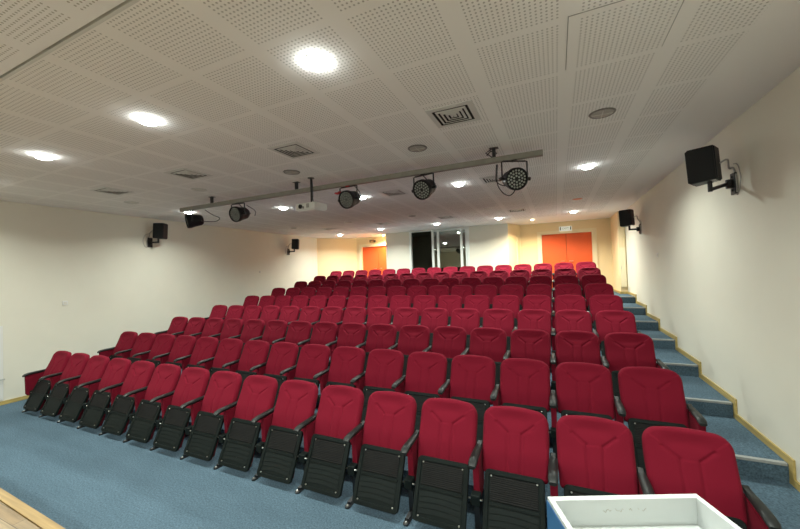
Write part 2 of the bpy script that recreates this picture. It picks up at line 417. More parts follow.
# orange doors
def door(name, x0, x1, ztop, two=True):
    d = bpy.data.objects.new(name, None); C.objects.link(d); d['kind'] = 'structure'; d.location = (0, Y_BACK, 0)
    bm = bmesh.new(); f = .135
    box(bm, (x0 - f, -.025, Z9), (x0 - .002, .0, ztop + .11), .006); box(bm, (x1 + .002, -.025, Z9), (min(x1 + f, 1.5 if x1 > 0 else XB0 - .003), .0, ztop + .11), .006)
    box(bm, (x0 - .002, -.025, ztop + .002), (x1 + .002, 0, ztop + .11), .006)
    finish('door_frame', bm, M['door_frame'], d)
    xm = (x0 + x1) / 2
    for a, b, hs in ((x0 + .003, xm - .004, 1), (xm + .004, x1 - .003, -1)):
        bm = bmesh.new(); box(bm, (a, .05, Z9 + .005), (b, .09, ztop - .004), .003)
        l = finish('door_leaf', bm, M['orange'], d)
        bm = bmesh.new(); hx = (b - .07) if hs > 0 else (a + .07)
        tube(bm, [(hx, .05, Z9 + .95), (hx, .0, Z9 + .95), (hx - hs * .11, .0, Z9 + .95)], .009, 8)
        finish('door_handle', bm, M['steel'], l, True)
    return d
door('door_1', *DR); door('door_2', *DL)

# skirting: left wall, the stepped one on the right wall, the back
def stepped_board(x, s):
    bm = bmesh.new(); h = .062; t = .016
    x0, x1 = (x - t, x) if s < 0 else (x, x + t)
    yy = 0.9
    edges = [(yy, NOSE1, 0.0)] + [(NOSE1 + PITCH * (j - 1), NOSE1 + PITCH * j, RISE * j) for j in range(1, 8)] + [(NOSE1 + PITCH * 7, Y_ALC if s < 0 else Y_SL, RISE * 8)]
    poly = []
    for i, (a, b, z) in enumerate(edges):                        # lower edge along treads and risers
        poly += [(a, z), (b, z)]
    up = []
    for i, (a, b, z) in enumerate(edges):
        a2 = a - h if i else a
        b2 = b - h if i < len(edges) - 1 else b
        up += [(a2, z + h), (b2, z + h)]
    prism(bm, poly + up[::-1], x0, x1, 'x')
    return bm
struct('baseboard_right', stepped_board(XR, -1), M['pine'])
struct('baseboard_left', stepped_board(XL, 1), M['pine'])
bm = bmesh.new(); box(bm, (X_ALC - .016, Y_ALC + .016, Z9), (X_ALC, Y_BACK, Z9 + .062)); box(bm, (X_ALC - .016, Y_ALC - .016, Z9), (XR - .017, Y_ALC, Z9 + .062)); struct('baseboard_back', bm, M['pine'])

# stage at the front
def ys(x): return 1.126 - 0.0323 * (x + 3.81)
SZ = CAMZ - 1.5
slab('floor_stage', [(XL, Y_FRONT), (XR, Y_FRONT), (XR, ys(XR) - .062), (XL, ys(XL) - .062)], 0.0, SZ, M['parquet'])
slab('trim_3', [(XL, ys(XL) - .056), (XR, ys(XR) - .056), (XR, ys(XR)), (XL, ys(XL))], 0.0, SZ + .004, M['nose_wood'])

# ------------------------------------------------------------------ the theatre seats
TH = math.atan2(.165, .427)
def back_point(s, f):                                            # s along the back (0 low .. 1 top), f out of its mid plane (front +)
    L = .494
    return Vector((0, -.178 + s * L * math.sin(TH) - f * math.cos(TH), .4164 + s * L * math.cos(TH) + f * math.sin(TH)))

def backrest_bm(front=True, nu=80, nv=84):
    bm = bmesh.new(); L = .488; W0 = .2465
    def seg(px, py, ax, ay, bx, by):
        dx, dy = bx - ax, by - ay; t = max(0, min(1, ((px - ax) * dx + (py - ay) * dy) / (dx * dx + dy * dy)))
        return math.hypot(px - ax - t * dx, py - ay - t * dy)
    R = .10
    def halfw(v):
        w = W0 - .012 * (1 - v / L) ** 2 + .004 * math.sin(math.pi * v / L)
        d = L - v
        if d < R: w -= R - math.sqrt(max(0, R * R - (R - d) ** 2))
        d = v
        r2 = .03
        if d < r2: w -= r2 - math.sqrt(max(0, r2 * r2 - (r2 - d) ** 2))
        return w
    grid = []
    for j in range(nv + 1):
        q = j / nv
        v = L * (0.5 - 0.5 * math.cos(math.pi * q)) * .55 + L * q * .45    # denser at both ends
        row = []
        for i in range(nu + 1):
            p = -1 + 2 * i / nu
            p = .6 * p + .4 * math.sin(p * math.pi / 2)
            x = p * halfw(v)
            vv = v + .012 * (1 - p * p) * (v / L) ** 4
            de = min(W0 + .001 - abs(x), L - v, v + .004)
            # rounded corner distance
            cx, cy = abs(x) - (W0 - R), v - (L - R)
            if cx > 0 and cy > 0: de = min(de, R - math.hypot(cx, cy))
            de = max(0, de)
            rr = .034
            k = min(1, de / rr); prof = math.sqrt(max(0, 1 - (1 - k) ** 2))
            if front:
                f = .040 * prof
                f += .010 * math.cos(x / W0 * math.pi / 2) * (1 - abs(v / L - .35))             # slight crown
                f -= .015 * math.exp(-((v - .404) / .048) ** 2 - (x / .13) ** 4)                 # hollow of the head pad
                f += .012 * math.exp(-((v - .15) / .10) ** 2)                                   # lumbar swell
                ax = abs(x)
                d1 = seg(ax, v, .140, .371, .054, .304); d2 = seg(ax, v, .054, .304, .046, .0)
                g = .0105 * math.exp(-(d1 / .0068) ** 2) + .0055 * math.exp(-(d2 / .0055) ** 2)
                f -= max(g, 0)
                # the panels outside the Y stand a little proud
                f += .005 / (1 + math.exp(-(min(d1, d2) - .012) / .006)) * (1 if v < .304 + max(0, (ax - .05)) * .82 else .25)
            else:
                f = -.020 * prof
            b = back_point(vv / L, f)
            row.append(bm.verts.new((x, b.y, b.z)))
        grid.append(row)
    for j in range(nv):
        for i in range(nu):
            try: bm.faces.new((grid[j][i], grid[j][i + 1], grid[j + 1][i + 1], grid[j + 1][i]))
            except ValueError: pass
    return bm, grid

def make_backrest(parent):
    bm, g = backrest_bm(True)
    bm2 = bm
    # rear face of the pad closes the volume
    nv, nu = len(g) - 1, len(g[0]) - 1
    rear = []
    for j in range(nv + 1):
        row = []
        for i in range(nu + 1):
            if j in (0, nv) or i in (0, nu): row.append(g[j][i])
            else:
                co = g[j][i].co; 
                # project to the mid plane
                n = Vector((0, -math.cos(TH), math.sin(TH))); base = back_point(0, 0); base.x = co.x
                d = (co - base).dot(n)
                row.append(bm.verts.new(co - n * (d + .006)))
        rear.append(row)
    for j in range(nv):
        for i in range(nu):
            q = (rear[j][i], rear[j + 1][i], rear[j + 1][i + 1], rear[j][i + 1])
            if len(set(q)) == 4:
                try: bm.faces.new(q)
                except ValueError: pass
    return finish('backrest', bm, M['red'], parent, True, 75)

def make_back_shell(parent):
    bm = bmesh.new(); L = .494
    outline = []
    for x, v in rrect(0, L / 2 - .012, .466, L - .016, .09, 6): outline.append((x, v))
    A = []; B = []
    for x, v in outline:
        a = back_point(v / L, -.007); b = back_point((v - .01) / L * .96 + .012, -.030)
        A.append(bm.verts.new((x, a.y, a.z))); B.append(bm.verts.new((x * .93, b.y, b.z)))
    n = len(A)
    bm.faces.new(A); bm.faces.new(B[::-1])
    for i in range(n): bm.faces.new((A[i], B[i], B[(i + 1) % n], A[(i + 1) % n]))
    return finish('back_shell', bm, M['black'], parent)

# folded seat: plane from its low rear edge to its high front edge
PB = Vector((0, -.440, .078)); PA = Vector((0, -.245, .485)); PL = (PA - PB).length
pv = (PA - PB).normalized(); pn = Vector((0, -pv.z, pv.y))        # pn points out to the front
def seat_pt(x, v, d): return Vector((x, 0, 0)) + PB + pv * v + pn * d

def plate(bm, cx, cv, w, h, r, d0, d1, shrink=0.0):
    A = [bm.verts.new(seat_pt(x, v, d0)) for x, v in rrect(cx, cv, w, h, r)]
    B = [bm.verts.new(seat_pt(x, v, d1)) for x, v in rrect(cx, cv, w - shrink, h - shrink, max(.002, r - shrink / 2))]
    n = len(A); bm.faces.new(A[::-1]); bm.faces.new(B)
    for i in range(n): bm.faces.new((A[i], A[(i + 1) % n], B[(i + 1) % n], B[i]))

def ring(bm, cx, cv, w, h, r, bw, d0, d1):
    """raised picture-frame rim"""
    O0 = rrect(cx, cv, w, h, r); I0 = rrect(cx, cv, w - 2 * bw, h - 2 * bw, max(.004, r - bw))
    loops = [[bm.verts.new(seat_pt(x, v, d)) for x, v in l] for l, d in ((O0, d0), (O0, d1 - .003), (rrect(cx, cv, w - .006, h - .006, r), d1), (rrect(cx, cv, w - 2 * bw + .006, h - 2 * bw + .006, max(.004, r - bw)), d1), (I0, d1 - .004), (I0, d0))]
    n = len(O0)
    for a, b in zip(loops, loops[1:] + loops[:1]):
        for i in range(n): bm.faces.new((a[i], a[(i + 1) % n], b[(i + 1) % n], b[i]))

def make_seat(parent, detail=True):
    bm = bmesh.new(); W = .425
    plate(bm, 0, PL / 2, W - .01, PL - .01, .03, -.024, -.006)
    ring(bm, 0, PL / 2, W, PL, .035, .034, -.024, .002)          # rim
    plate(bm, 0, PL * .515, W - .07, .026, .003, -.010, .001, .004)   # bar between the two fields
    plate(bm, 0, PL * .05, W - .06, .012, .004, -.010, .0045, .004)   # lower lip
    sh = finish('seat_shell', bm, M['black'], parent)
    bm = bmesh.new(); plate(bm, 0, PL * .735, W - .085, PL * .375, .010, -.008, -.0025, .006)
    finish('perforated_grille', bm, M['grille'], sh)
    bm = bmesh.new()                                              # field with three wavy slats
    n = 16
    for k in range(4):
        v0 = PL * (.13 + .085 * k); hgt = PL * .072
        top = []; bot = []
        for i in range(n + 1):
            x = -(W - .09) / 2 + (W - .09) * i / n
            wv = .012 * math.cos(x / .34 * math.pi * 1.0) - .004
            top.append((x, v0 + hgt + wv)); bot.append((x, v0 + wv))
        A = [bm.verts.new(seat_pt(x, v, -.010)) for x, v in bot + top[::-1]]
        B = [bm.verts.new(seat_pt(x, v, -.0015 if i <= n else -.0055)) for i, (x, v) in enumerate(bot + top[::-1])]
        m_ = len(A); 
        for i in range(m_): bm.faces.new((A[i], A[(i + 1) % m_], B[(i + 1) % m_], B[i]))
        for i in range(n): bm.faces.new((B[i], B[i + 1], B[m_ - 2 - i], B[m_ - 1 - i]))
    finish('slatted_field', bm, M['black'], sh)
    if detail:
        for x, v in ((-.163, PL * .905), (.163, PL * .905), (-.163, PL * .085), (.163, PL * .085)):
            bm = bmesh.new()
            lathe(bm, [(.0060, -.004), (.0065, .004), (.004, .0062)], 10)
            rot = Vector((0, 0, 1)).rotation_difference(pn).to_matrix().to_4x4(); rot.translation = seat_pt(x, v, -.001)
            bmesh.ops.transform(bm, matrix=rot, verts=bm.verts)
            finish('screw', bm, M['steel'], sh, True, 40)
    bm = bmesh.new()                                              # red cushion behind the shell
    nu, nv = 14, 14; g = []
    for j in range(nv + 1):
        row = []
        for i in range(nu + 1):
            x = (-1 + 2 * i / nu) * .203; v = .015 + (PL - .03) * j / nv
            e = min(1, min(.203 - abs(x), v - .015, PL - .015 - v) / .04 + .02)
            d = -.024 - (.022 + .045 * (1 - v / PL)) * math.sqrt(max(0, 1 - (1 - e) ** 2))
            row.append(bm.verts.new(seat_pt(x, v, d)))
        g.append(row)
    for j in range(nv):
        for i in range(nu): bm.faces.new((g[j][i], g[j][i + 1], g[j + 1][i + 1], g[j + 1][i]))
    finish('seat_cushion', bm, M['red'], parent, True)

ARM_TOP = [(-.412, .570), (-.388, .588), (-.34, .597), (-.26, .600), (-.17, .603), (-.115, .606), (-.085, .612)]
def make_side(parent, x, detail=True, full=False):
    """armrest, red side panel, hinge box and leg that stand at one side of a seat"""
    bm = bmesh.new(); hw = .032
    secs = []
    for i, (y, z) in enumerate(ARM_TOP):
        th = .022 if i == 0 else .034 if i < 6 else .026
        ww = hw * (.80 if i == 0 else 1.0 if i < 4 else .85 if i < 5 else .66)
        ring_ = []
        for a, b in ((-1, -.55), (-1, -.25), (-.72, 0), (.72, 0), (1, -.25), (1, -.55), (.6, -1), (-.6, -1)):
            ring_.append(bm.verts.new((x + a * ww, y, z + b * th)))
        secs.append(ring_)
    for a, b in zip(secs, secs[1:]):
        for k in range(8): bm.faces.new((a[k], a[(k + 1) % 8], b[(k + 1) % 8], b[k]))
    bm.faces.new(secs[0]); bm.faces.new(secs[-1][::-1])
    finish('armrest', bm, M['arm'], parent, True, 50)
    bm = bmesh.new()
    poly = [(-.388, .556), (-.34, .562), (-.17, .568), (-.105, .572), (-.085, .50), (-.10, .30), (-.14, .245), (-.36, .245), (-.382, .27)]
    if not full: poly = [(-.285, .562), (-.17, .566), (-.105, .570), (-.085, .50), (-.10, .30), (-.14, .25), (-.235, .25), (-.272, .29)]
    for xa, xb, sc in ((x - .024, x + .024, 1),):
        A = []
        cy, cz = -.235, .42
        for k, (xx, s) in enumerate(((xa, .96), (xa + .006, 1.0), (xb - .006, 1.0), (xb, .96))):
            A.append([bm.verts.new((xx, cy + (y - cy) * s, cz + (z - cz) * s)) for y, z in poly])
        n = len(poly)
        bm.faces.new(A[0]); bm.faces.new(A[-1][::-1])
        for a, b in zip(A, A[1:]):
            for i in range(n): bm.faces.new((a[i], b[i], b[(i + 1) % n], a[(i + 1) % n]))
    finish('side_panel', bm, M['red'], parent)
    bm = bmesh.new(); box(bm, (x - .036, -.345, .235), (x + .036, -.27, .315), .008)
    hb = finish('hinge_box', bm, M['black'], parent)
    if detail:
        bm = bmesh.new(); tube(bm, [(x - .055, -.33, .285), (x + .055, -.33, .285)], .007, 8); finish('hinge_pin', bm, M['steel'], hb, True)
    bm = bmesh.new()
    prism(bm, [(-.30, .245), (-.16, .245), (-.185, .03), (-.285, .03)], x - .02, x + .02, 'x')
    foot = [(x - .024, -.10), (x - .024, -.405)] + [(x - .024 * math.cos(math.pi * k / 6), -.405 - .024 * math.sin(math.pi * k / 6)) for k in range(1, 6)] + [(x + .024, -.405), (x + .024, -.10)]
    prism(bm, foot, 0.0, .014, 'z'); 
    prism(bm, [(x - .017, -.11), (x - .017, -.385), (x + .017, -.385), (x + .017, -.11)], .012, .034, 'z')
    lg = finish('leg', bm, M['metal_black'], parent)
    if detail:
        bm = bmesh.new(); m_ = Matrix.Translation((x, -.405, .013)); lathe(bm, [(.011, 0), (.011, .006), (.006, .010)], 8, m_); finish('floor_bolt', bm, M['steel'], lg)

def make_chair(detail=True, end=False, far=False):
    t = bpy.data.objects.new('theatre_seat', None); C.objects.link(t); t.empty_display_size = .05
    make_backrest(t); make_back_shell(t); make_seat(t, detail); make_side(t, -.275, detail, far)
    if end: make_side(t, .275, detail, True)
    return t

X_FIRST = .748; ROW1 = 2.95; STEP = .547
protos = {}
ROWN = ['front row'] + [ORD[k] + ' row' for k in range(1, 8)] + ['last row']
for k in range(9):
    for n in range(16):
        key = (k < 2, n == 0, n == 15)
        if key not in protos: protos[key] = make_chair(*key); o = protos[key]
        else: o = copy_tree(protos[key])
        o.location = (X_FIRST - STEP * n, ROW1 + PITCH * k, RISE * k)
        if n == 0: where = 'at the end beside the carpeted stairs'
        elif n == 15: where = 'at the far end toward the left wall'
        else: where = ORD[n] + ' seat in from the carpeted stairs'
        tag(o, 'red folding theatre seat in the %s, %s' % (ROWN[k], where), 'seat', 'red theatre seats in the ' + ROWN[k])

# ------------------------------------------------------------------ ceiling fittings
def downlight(x, y, label, on=True, r=.080, warm=False, lens=None, watts=None, group='ceiling downlights'):
    t = thing('ceiling_downlight', (x, y, ZC), label, 'ceiling light', group)
    bm = bmesh.new(); lathe(bm, [(r * .97, -.001), (r * .98, -.006), (r * 1.04, -.005), (r * 1.09, -.002), (r * 1.09, 0.0)], 32, None, False, False)
    finish('trim_ring', bm, M['trim_white'], t, True)
    bm = bmesh.new(); lathe(bm, [(r * .97, -.001), (r * .95, -.018), (r * .80, -.032), (r * .5, -.040), (r * .2, -.042)] if on else [(r * .97, -.001), (r * .9, -.010), (r * .6, -.015), (r * .25, -.017)], 32)  # lit lens shaped as a hanging dome so its sides brighten the ceiling
    finish('lens', bm, lens or (M['lamp_warm'] if warm else M['lamp']), t, True, 50)
    if on:
        ld = bpy.data.lights.new('lamp', 'AREA'); ld.shape = 'DISK'; ld.size = r * 1.8
        ld.energy = watts if watts is not None else LAMP_W
        ld.color = (1.0, .82, .52) if warm else LAMPCOL
        ld.spread = math.radians(150)
        lo = bpy.data.objects.new('lamp', ld); C.objects.link(lo); lo.parent = t; lo.location = (0, 0, -.05)
    return t
XS = [.47, -1.417, -3.272, -5.19, -7.12]
COLW = ['nearest the right wall', 'second from the right wall', 'in the middle of its line', 'second from the left wall', 'nearest the left wall']
for i, x in enumerate(XS[:4]):
    if i == 0: continue
    downlight(x, 1.885, 'large bright round downlight above the front carpet, ' + COLW[i] if i < 3 else 'bright round downlight above the front carpet, closest to the left wall')
downlight(XS[0], 1.885, 'bright round downlight above the front carpet, closest to the right wall')
downlight(XS[4], 1.885, 'bright round downlight above the front carpet, in the corner by the left wall')
for i, x in enumerate(XS):
    downlight(x, 4.89 if i == 4 else 5.633, 'bright round downlight just behind the lighting bar, ' + COLW[i])
for i, x in enumerate(XS):
    downlight(x - (.04 if i == 4 else 0), 10.62 if i == 4 else 10.06, 'bright round downlight near the rear wall, ' + COLW[i], watts=LAMP_W * 1.55)
for i, x in enumerate((XS[0], XS[1], XS[2], XS[3])):  # lamps added out of view behind the camera, for the seats and ceiling
    downlight(x, -1.3, 'unseen added downlight over the wooden stage, ' + COLW[i], watts=36)
downlight(-5.97, 11.78, 'small warm downlight in front of the single orange door', True, .05, True, None, 40, None)
downlight(-.585, 10.95, 'small warm downlight in front of the double orange door', True, .05, True, None, 62, None)
# unlit ones
downlight(.47, 8.26, 'unlit round ceiling light with a painted orange reflection, near the right wall', False, .10, lens=M['off_reflection'], group=None)
downlight(-1.44, 8.33, 'unlit white round ceiling light, second from the right wall', False, .10, lens=M['off_lens'], group=None)
downlight(-3.33, 8.24, 'unlit dark grey round ceiling light in front of the booth window', False, .10, lens=M['off_grey'], group=None)
downlight(-5.26, 8.2, 'unlit cream round ceiling light left of the booth window', False, .10, lens=M['off_lens'], group=None)
downlight(-7.17, 8.18, 'unlit grey round ceiling light next to the far left speaker', False, .10, lens=M['off_grey'], group=None)

def ceiling_speaker(x, y, label, light=False):
    t = thing('ceiling_speaker', (x, y, ZC), label, 'ceiling speaker', 'round ceiling speakers')
    bm = bmesh.new(); r = .108
    lathe(bm, [(r * .88, -.001), (r * .9, -.010), (r * .98, -.009), (r * 1.06, -.001), (r * 1.06, 0)], 32, None, False, False); finish('trim_ring', bm, M['off_grey'] if not light else M['trim_white'], t, True)
    bm = bmesh.new(); lathe(bm, [(r * .88, -.001), (r * .86, -.008), (r * .5, -.011), (r * .2, -.012)], 32); g = finish('grille', bm, M['spk_grille'] if not light else M['off_lens'], t, True, 50)
    bm = bmesh.new(); tube(bm, [(-r * .8, 0, -.012), (r * .8, 0, -.012)], .004, 6); tube(bm, [(0, -r * .8, -.012), (0, r * .8, -.012)], .004, 6); finish('cross_bar', bm, M['steel'], g)
for i, x in enumerate((.453, -1.418, -3.293, -5.206, -7.053)):
    ceiling_speaker(x, 3.75, ('dark round ceiling speaker before the lighting bar, ' if i < 3 else 'pale round ceiling speaker before the lighting bar, ') + COLW[i], i >= 3)

def vent(x, y, label, s=.42):
    t = thing('ceiling_vent', (x, y, ZC), label, 'air vent', 'square ceiling air vents')
    def sq(bm, a, b, z0, z1, tilt=0):
        O = [(a, a), (-a, a), (-a, -a), (a, -a)]
        L = [[bm.verts.new((px * k, py * k, z)) for px, py in ((1, 1), (-1, 1), (-1, -1), (1, -1))] for k, z in ((a, z0), (a, z0 - .004), (b, z1 - .004), (b, z1))]
        for p, q in zip(L, L[1:] + L[:1]):
            for i in range(4): bm.faces.new((p[i], p[(i + 1) % 4], q[(i + 1) % 4], q[i]))
    h = s / 2
    bm = bmesh.new(); sq(bm, h, h * .78, 0.0, -.004); finish('vent_frame', bm, M['trim_white'], t)
    bm = bmesh.new(); box(bm, (-h * .80, -h * .80, -.0015), (h * .80, h * .80, -.0005)); finish('backing', bm, M['dark'], t)
    for k in (.66, .48, .30, .13):
        bm = bmesh.new(); sq(bm, h * k, h * (k - .09), -.002, -.007); finish('louvre', bm, M['trim_white'], t)
VC = ['nearest the right wall', 'second from the right wall', 'second from the left wall', 'nearest the left wall']
for i, x in enumerate((-.81, -2.69, -4.534, -6.384)):
    vent(x, 3.12, 'square white ceiling air vent in front of the lighting bar, ' + VC[i])
for i, x in enumerate((-.84, -2.62)):
    vent(x, 5.65, 'square ceiling air vent just behind the lighting bar, ' + ('by the rightmost spotlight' if i == 0 else 'left of the middle spotlight'))
for i, x in enumerate((-.83, -2.66, -4.55, -6.45)):
    vent(x, 9.0, 'square ceiling air vent over the rear rows, ' + VC[i])

# lighting bar with its hangers
t = thing('lighting_bar', (-3.2, 4.2, CAMZ + 1.29), 'long grey metal lighting bar hung under the ceiling across the hall', 'lighting bar')
bm = bmesh.new(); box(bm, (-3.14, -.03, -.032), (3.115, .03, .032), .004); finish('bar', bm, M['bar'], t)
for hx in (-2.3, -.4, 2.58):
    bm = bmesh.new(); box(bm, (hx - .018, -.02, .032), (hx + .018, .02, .147)); 
    box(bm, (hx - .05, -.035, .141), (hx + .05, .035, .1465)); finish('hanger', bm, M['metal_black'], t)
bm = bmesh.new(); tube(bm, [(2.50, -.035, .06), (2.55, -.05, .10), (2.62, -.03, .07), (2.56, -.04, .03), (2.49, -.04, .09), (2.55, -.045, .12)], .007, 6); finish('cable_knot', bm, M['metal_black'], t, True)

def par_can(x, z, d, label, sz=1.0, tag_red=False, cables=(), dx=0):
    t = thing('stage_spotlight', (x, 4.2, z), label, 'spotlight', 'stage spotlights on the lighting bar')
    d = Vector(d).normalized()
    rot = Vector((0, 0, 1)).rotation_difference(d).to_matrix().to_4x4()
    r = .128
    bm = bmesh.new()
    lathe(bm, [(.035, -.20), (.075, -.19), (.098, -.155), (.105, -.10), (.112, -.05), (r * .95, .0), (r, .01), (r, .07), (r * .93, .078), (r * .93, .06), (r * .9, .045)], 28, rot); can = finish('can_body', bm, M['gear'], t, True, 40)
    bm = bmesh.new(); lathe(bm, [(r * .9, .04), (r * .9, .050), (r * .87, .052)], 28, rot); face = finish('face_plate', bm, M['gear'], can)
    bm = bmesh.new()
    for ringn, rad in ((6, .034), (12, .066), (18, .097)):
        for q in range(ringn):
            a = 2 * math.pi * q / ringn + .1
            lathe(bm, [(.0125, .05), (.0125, .056), (.007, .060)], 8, rot @ Matrix.Translation((rad * math.cos(a), rad * math.sin(a), 0)))
    finish('led_lenses', bm, M['lens_led'], face, True, 50)
    # yoke: a strap from the bar down to both flanks, hinge along the horizontal across d
    h = Vector((d.y, -d.x, 0)).normalized()
    ztop = (CAMZ + 1.29 - .034) - z
    w = r + .022
    pts = [h * w, h * w + Vector((0, 0, ztop * .92)), h * (w - .02) + Vector((0, 0, ztop - .012)), -h * (w - .02) + Vector((0, 0, ztop - .012)), -h * w + Vector((0, 0, ztop * .92)), -h * w]
    bm = bmesh.new(); tube(bm, pts, .0095, 6); yk = finish('yoke', bm, M['metal_black'], t)
    for s in (1, -1):
        bm = bmesh.new(); tube(bm, [h * s * (r - .005), h * s * (w + .03)], [.016, .022], 10); finish('knob', bm, M['metal_black'], yk)
    bm = bmesh.new(); box(bm, (-.03, -.03, ztop - .014), (.03, .03, ztop - .001), .003); finish('clamp', bm, M['red_tag'] if tag_red else M['metal_black'], yk)
    if tag_red:
        bm = bmesh.new(); q = h * (-w) if (h * -w).x < 0 else h * w
        tube(bm, [q + Vector((-.09, 0, ztop * .62)), q + Vector((-.045, 0, ztop * .56)), q + Vector((-.015, 0, ztop * .60)), q + Vector((.02, 0, ztop * .62))], [.012, .018, .022, .012], 8); finish('safety_tag', bm, M['red_tag'], yk, True)
    for c in cables:
        bm = bmesh.new(); tube(bm, [Vector(p) for p in c], .006, 6); finish('cable', bm, M['metal_black'], t, True)
def arc(pts, n=5):
    out = []; P = [Vector(p) for p in pts]; P = [P[0]] + P + [P[-1]]
    for i in range(1, len(P) - 2):
        for k in range(n):
            u = k / n
            out.append(.5 * ((2 * P[i]) + (-P[i - 1] + P[i + 1]) * u + (2 * P[i - 1] - 5 * P[i] + 4 * P[i + 1] - P[i + 2]) * u * u + (-P[i - 1] + 3 * P[i] - 3 * P[i + 1] + P[i + 2]) * u ** 3))
    out.append(P[-2]); return out
zt = CAMZ + 1.29 - .034
par_can(-6.06, CAMZ + 1.06, (-.55, -1, -.22), 'black stage spotlight seen from its side, at the left end of the bar', cables=[arc([(.35, .02, .17), (.55, .02, .06), (.72, .02, -.01), (.62, .02, -.06), (.3, .04, -.03), (.16, .08, 0)])])
par_can(-4.866, CAMZ + 1.07, (.02, -1, -.25), 'black stage spotlight on the bar, between its left end and the projector', cables=[arc([(.02, 0, .17), (.08, .1, .06), (.12, .16, .02)]), arc([(.15, .05, .14), (.26, .12, .05), (.17, .2, -.02)])])
par_can(-2.665, CAMZ + 1.065, (-.08, -1, -.30), 'black stage spotlight with a red tag on its yoke, beside the projector', tag_red=True, cables=[arc([(.10, 0, .18), (.15, .05, .1), (.12, .14, .02)])])
par_can(-1.52, CAMZ + 1.064, (-.22, -1, -.42), 'black stage spotlight with clear lenses, second from the right end of the bar', cables=[arc([(-.01, 0, .18), (.05, .05, .1), (.04, .14, .02)])])
par_can(-.395, CAMZ + 1.036, (.52, -1, -.30), 'black stage spotlight with looped cables, at the right end of the bar', cables=[arc([(-.20, 0, .20), (-.21, 0, .1), (-.21, .02, 0), (-.13, .05, -.05), (-.05, .12, -.02)]), arc([(-.19, 0, .20), (-.2, .0, -.02), (-.15, .02, -.13), (-.08, .02, -.18), (-.03, .05, -.15), (0, .09, -.08)])])

# projector on its ceiling pole
t = thing('projector', (-3.262, 4.125, CAMZ + 1.0), 'small white projector on a thin dark ceiling pole under the bar', 'projector', None, math.radians(-6))
bm = bmesh.new(); box(bm, (-.185, -.135, -.048), (.185, .135, .048), .014); box(bm, (-.165, -.11, -.06), (.165, .11, -.046), .004); body = finish('projector_body', bm, M['white_plastic'], t)
bm = bmesh.new(); lathe(bm, [(.032, 0), (.032, .02), (.026, .022), (.024, .012)], 20, Matrix.Translation((-.085, -.132, .0)) @ Matrix.Rotation(math.radians(90), 4, 'X')); finish('projector_lens', bm, M['gear'], body, True, 40)
bm = bmesh.new()
for k in range(4): box(bm, (.03 + k * .014, -.138, -.03), (.037 + k * .014, -.134, .03))
finish('air_grille', bm, M['off_grey'], body)
bm = bmesh.new(); box(bm, (-.05, -.138, -.034), (-.02, -.134, .0)); finish('badge', bm, M['off_grey'], body)
bm = bmesh.new(); tube(bm, [(.0, 0, .048), (.0, 0, .432)], .014, 10); lathe(bm, [(.05, .432), (.05, .4365)], 16); box(bm, (-.07, -.05, .048), (.07, .05, .062), .003); finish('ceiling_pole', bm, M['metal_black'], t)
bm = bmesh.new(); tube(bm, arc([(.02, 0, .42), (.028, .0, .3), (.02, .01, .2), (.03, 0, .1), (.05, .04, .06)]), .006, 6); finish('cable', bm, M['metal_black'], t, True)

